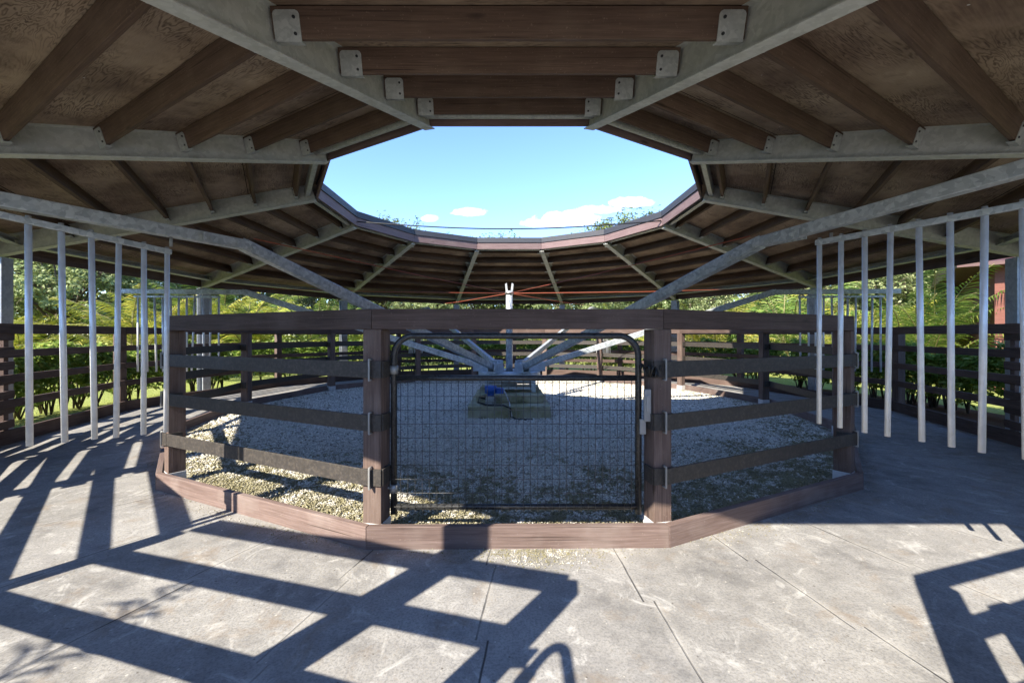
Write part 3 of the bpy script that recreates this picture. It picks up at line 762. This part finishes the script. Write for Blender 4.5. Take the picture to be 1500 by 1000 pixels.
for src, lab, px, d, s, rz in (
    (pA, 'golden palm clump behind the far left row of pipes', 285, 14.5, 1.05, 1.), (pA, 'yellow palm just right of the far left pipes', 372, 15.5, 1.1, 2.2),
    (pB, 'green palm over the left end of the pen rail', 320, 17, 1.25, .6), (pA, 'low golden palm left of the first hanging pipe', 18, 13.5, .95, 4.),
    (pA, 'yellow palm behind the rear fence, left of the centre pole', 560, 20, 1.0, 3.), (pA, 'yellow palm behind the rear fence, right of the centre pole', 905, 20.5, 1.0, 5.),
    (pA, 'yellow green palm right of the near right arm', 1045, 17.5, 1.1, .3), (pB, 'green palm behind the far right pipe row', 1165, 16, 1.2, 3.3),
    (pA, 'golden palm between the far right pipes and the barn', 1265, 15, 1.1, 2.7), (pA, 'golden palm low beside the barn', 1412, 14, .9, 1.7),
    (pA, 'pale palm straight behind the centre pole', 730, 22, 1.0, 2.), (pB, 'dark palm behind the rear fence at left', 470, 19, 1.1, 1.2)):
    copy_palm(src, lab, at(px, d, -.03), s, rz)
copy_palm(pB, 'palm outside the entrance on the left that throws leaf shadows on the mats', Vector((-5.1, -11.0, -.03)), .95, .8)

def tree_mesh(seed, H, spread, nblob, leaf, nl, sparse=.0):
    rs = random.Random(seed); tr = MB(); parts = []
    th = H*.36
    tr.tube([(0, 0, -.1), (rs.gauss(0, .06), rs.gauss(0, .06), th*.5), (rs.gauss(0, .15), rs.gauss(0, .15), th)], H*.022, 9, r1=H*.015)
    for b in range(nblob):
        a = 6.283*b/nblob*2.4+rs.uniform(-.4, .4); q = (b+.5)/nblob
        rr = spread*math.sqrt(rs.uniform(.12, 1))*(1-.55*max(0, q-.45)); zz = H*(.30+.60*q)+rs.gauss(0, H*.03)
        c = Vector((math.cos(a)*rr, math.sin(a)*rr, zz)); R = H*rs.uniform(.085, .15)
        st = Vector((0, 0, th*rs.uniform(.6, 1)))
        tr.tube([st, st.lerp(c, .5)+Vector((0, 0, H*.03)), c], H*.008, 6, r1=H*.002)
        nt = 34
        for k in range(nt):                       # leafy twigs through the clump
            dv = Vector((rs.gauss(0, 1), rs.gauss(0, 1), rs.gauss(.15, .8))).normalized()
            e = c+Vector((dv.x*R*1.25, dv.y*R*1.25, dv.z*R*.9))*rs.uniform(.45, 1.3)
            tr.tube([c, c.lerp(e, .55)+Vector((0, 0, R*.06)), e+(e-c)*.08], H*.0016, 4, r1=H*.0007)
            n = max(3, int(nl/(nblob*nt)*rs.uniform(.4, 1.6)))
            p = np.array(e)+rng.normal(0, R*.13, (n, 3))
            parts.append(leaves(p, leaf, leaf*.55, .4, np.array(dv)[None]))
    return merge(parts), tr
def build_tree(label, loc, seed, H, spread, nblob, leaf, nl, m):
    t = thing('tree', label, 'tree', loc)
    (v, f), tr = tree_mesh(seed, H, spread, nblob, leaf, nl)
    npmesh('crown', v, f, m, t, Matrix.Translation(loc)); mk('trunk', tr, M_bark, t, Matrix.Translation(loc), local=True); return t
def copy_tree(src, label, loc, s, rz):
    t = dup(src, None, Matrix.Translation(loc) @ Matrix.Rotation(rz, 4, 'Z')); t['label'] = label
    for c in t.children: c.matrix_basis = Matrix.Scale(s, 4)
    return t
tA = build_tree('round grey green tree behind the first hanging pipes on the left', at(95, 15.5, -.03), 21, 6.4, 2.6, 30, .135, 34000, M_olive)
tB = build_tree('tall thin leafed tree showing above the roof edge at the left', at(560, 31, -.03), 33, 10.4, 3.8, 26, .23, 16000, M_tree)
tC = build_tree('broad bushy tree behind the far right pipes', at(1235, 19, -.03), 45, 6.8, 3.0, 30, .145, 34000, M_olive)
for src, lab, px, d, s, rz in (
    (tB, 'small tree tip peeping over the roof just left of centre', 697, 33, .92, 1.), (tB, 'smallest tree tip over the roof at the centre', 752, 36, .955, 2.5),
    (tB, 'tree showing above the roof edge right of the clouds', 905, 31, 1.0, 4.), (tB, 'tree above the roof edge at the far right of the sky', 968, 30.5, 1.02, 5.5),
    (tA, 'pale leafy tree at the far left behind the column', -10, 18, 1.0, 2.), (tC, 'leafy tree behind the golden palms on the left', 240, 20, 1.0, 1.),
    (tA, 'grey green tree behind the far left pipe row', 345, 22, 1.0, 3.), (tC, 'bushy tree behind the rear fence at left', 470, 25, .95, 2.),
    (tA, 'round tree behind the rear fence, left of the pole', 630, 27, .9, 4.2), (tC, 'bushy tree behind the rear fence, right of the pole', 850, 27, .9, .5),
    (tA, 'round tree behind the rear fence at right', 1010, 25, .95, 1.4), (tA, 'grey green tree behind the green palm on the right', 1120, 21, 1.0, 5.1),
    (tA, 'round pale tree left of the barn', 1375, 17.5, 1.0, .9), (tC, 'bushy tree behind the barn corner', 1440, 22, 1.05, 3.7)):
    copy_tree(src, lab, at(px, d, -.03), s, rz)
# far wood that closes the view behind the trees
n = 26000; a = np.radians(rng.uniform(62, 298, n)); r = rng.uniform(25, 31, n)
top = 4.6+1.1*np.sin(a*17)+.8*np.sin(a*41+2)
z = top*rng.random(n)**.8
v, f = leaves(np.stack([r*np.sin(a), -r*np.cos(a), z], 1), .55, .34, .3)
o = npmesh('far_wood', v, f, M_tree); tag(o, 'mass of green woodland far behind the palms and trees', 'woodland', kind='stuff')

# woodland added out of view to cut skylight, low enough for the sun
n = 24000; a = np.radians(rng.uniform(-62, 62, n)); r = rng.uniform(23, 27, n)
z = (4.6+1.0*np.sin(a*13))*rng.random(n)**.85
v, f = leaves(np.stack([r*np.sin(a), -r*np.cos(a), z], 1), .6, .38, .3)
o = npmesh('sky_block_wood', v, f, M_tree); tag(o, 'unseen mass of woodland added facing the entrance to cut the light from there', 'woodland', kind='stuff')
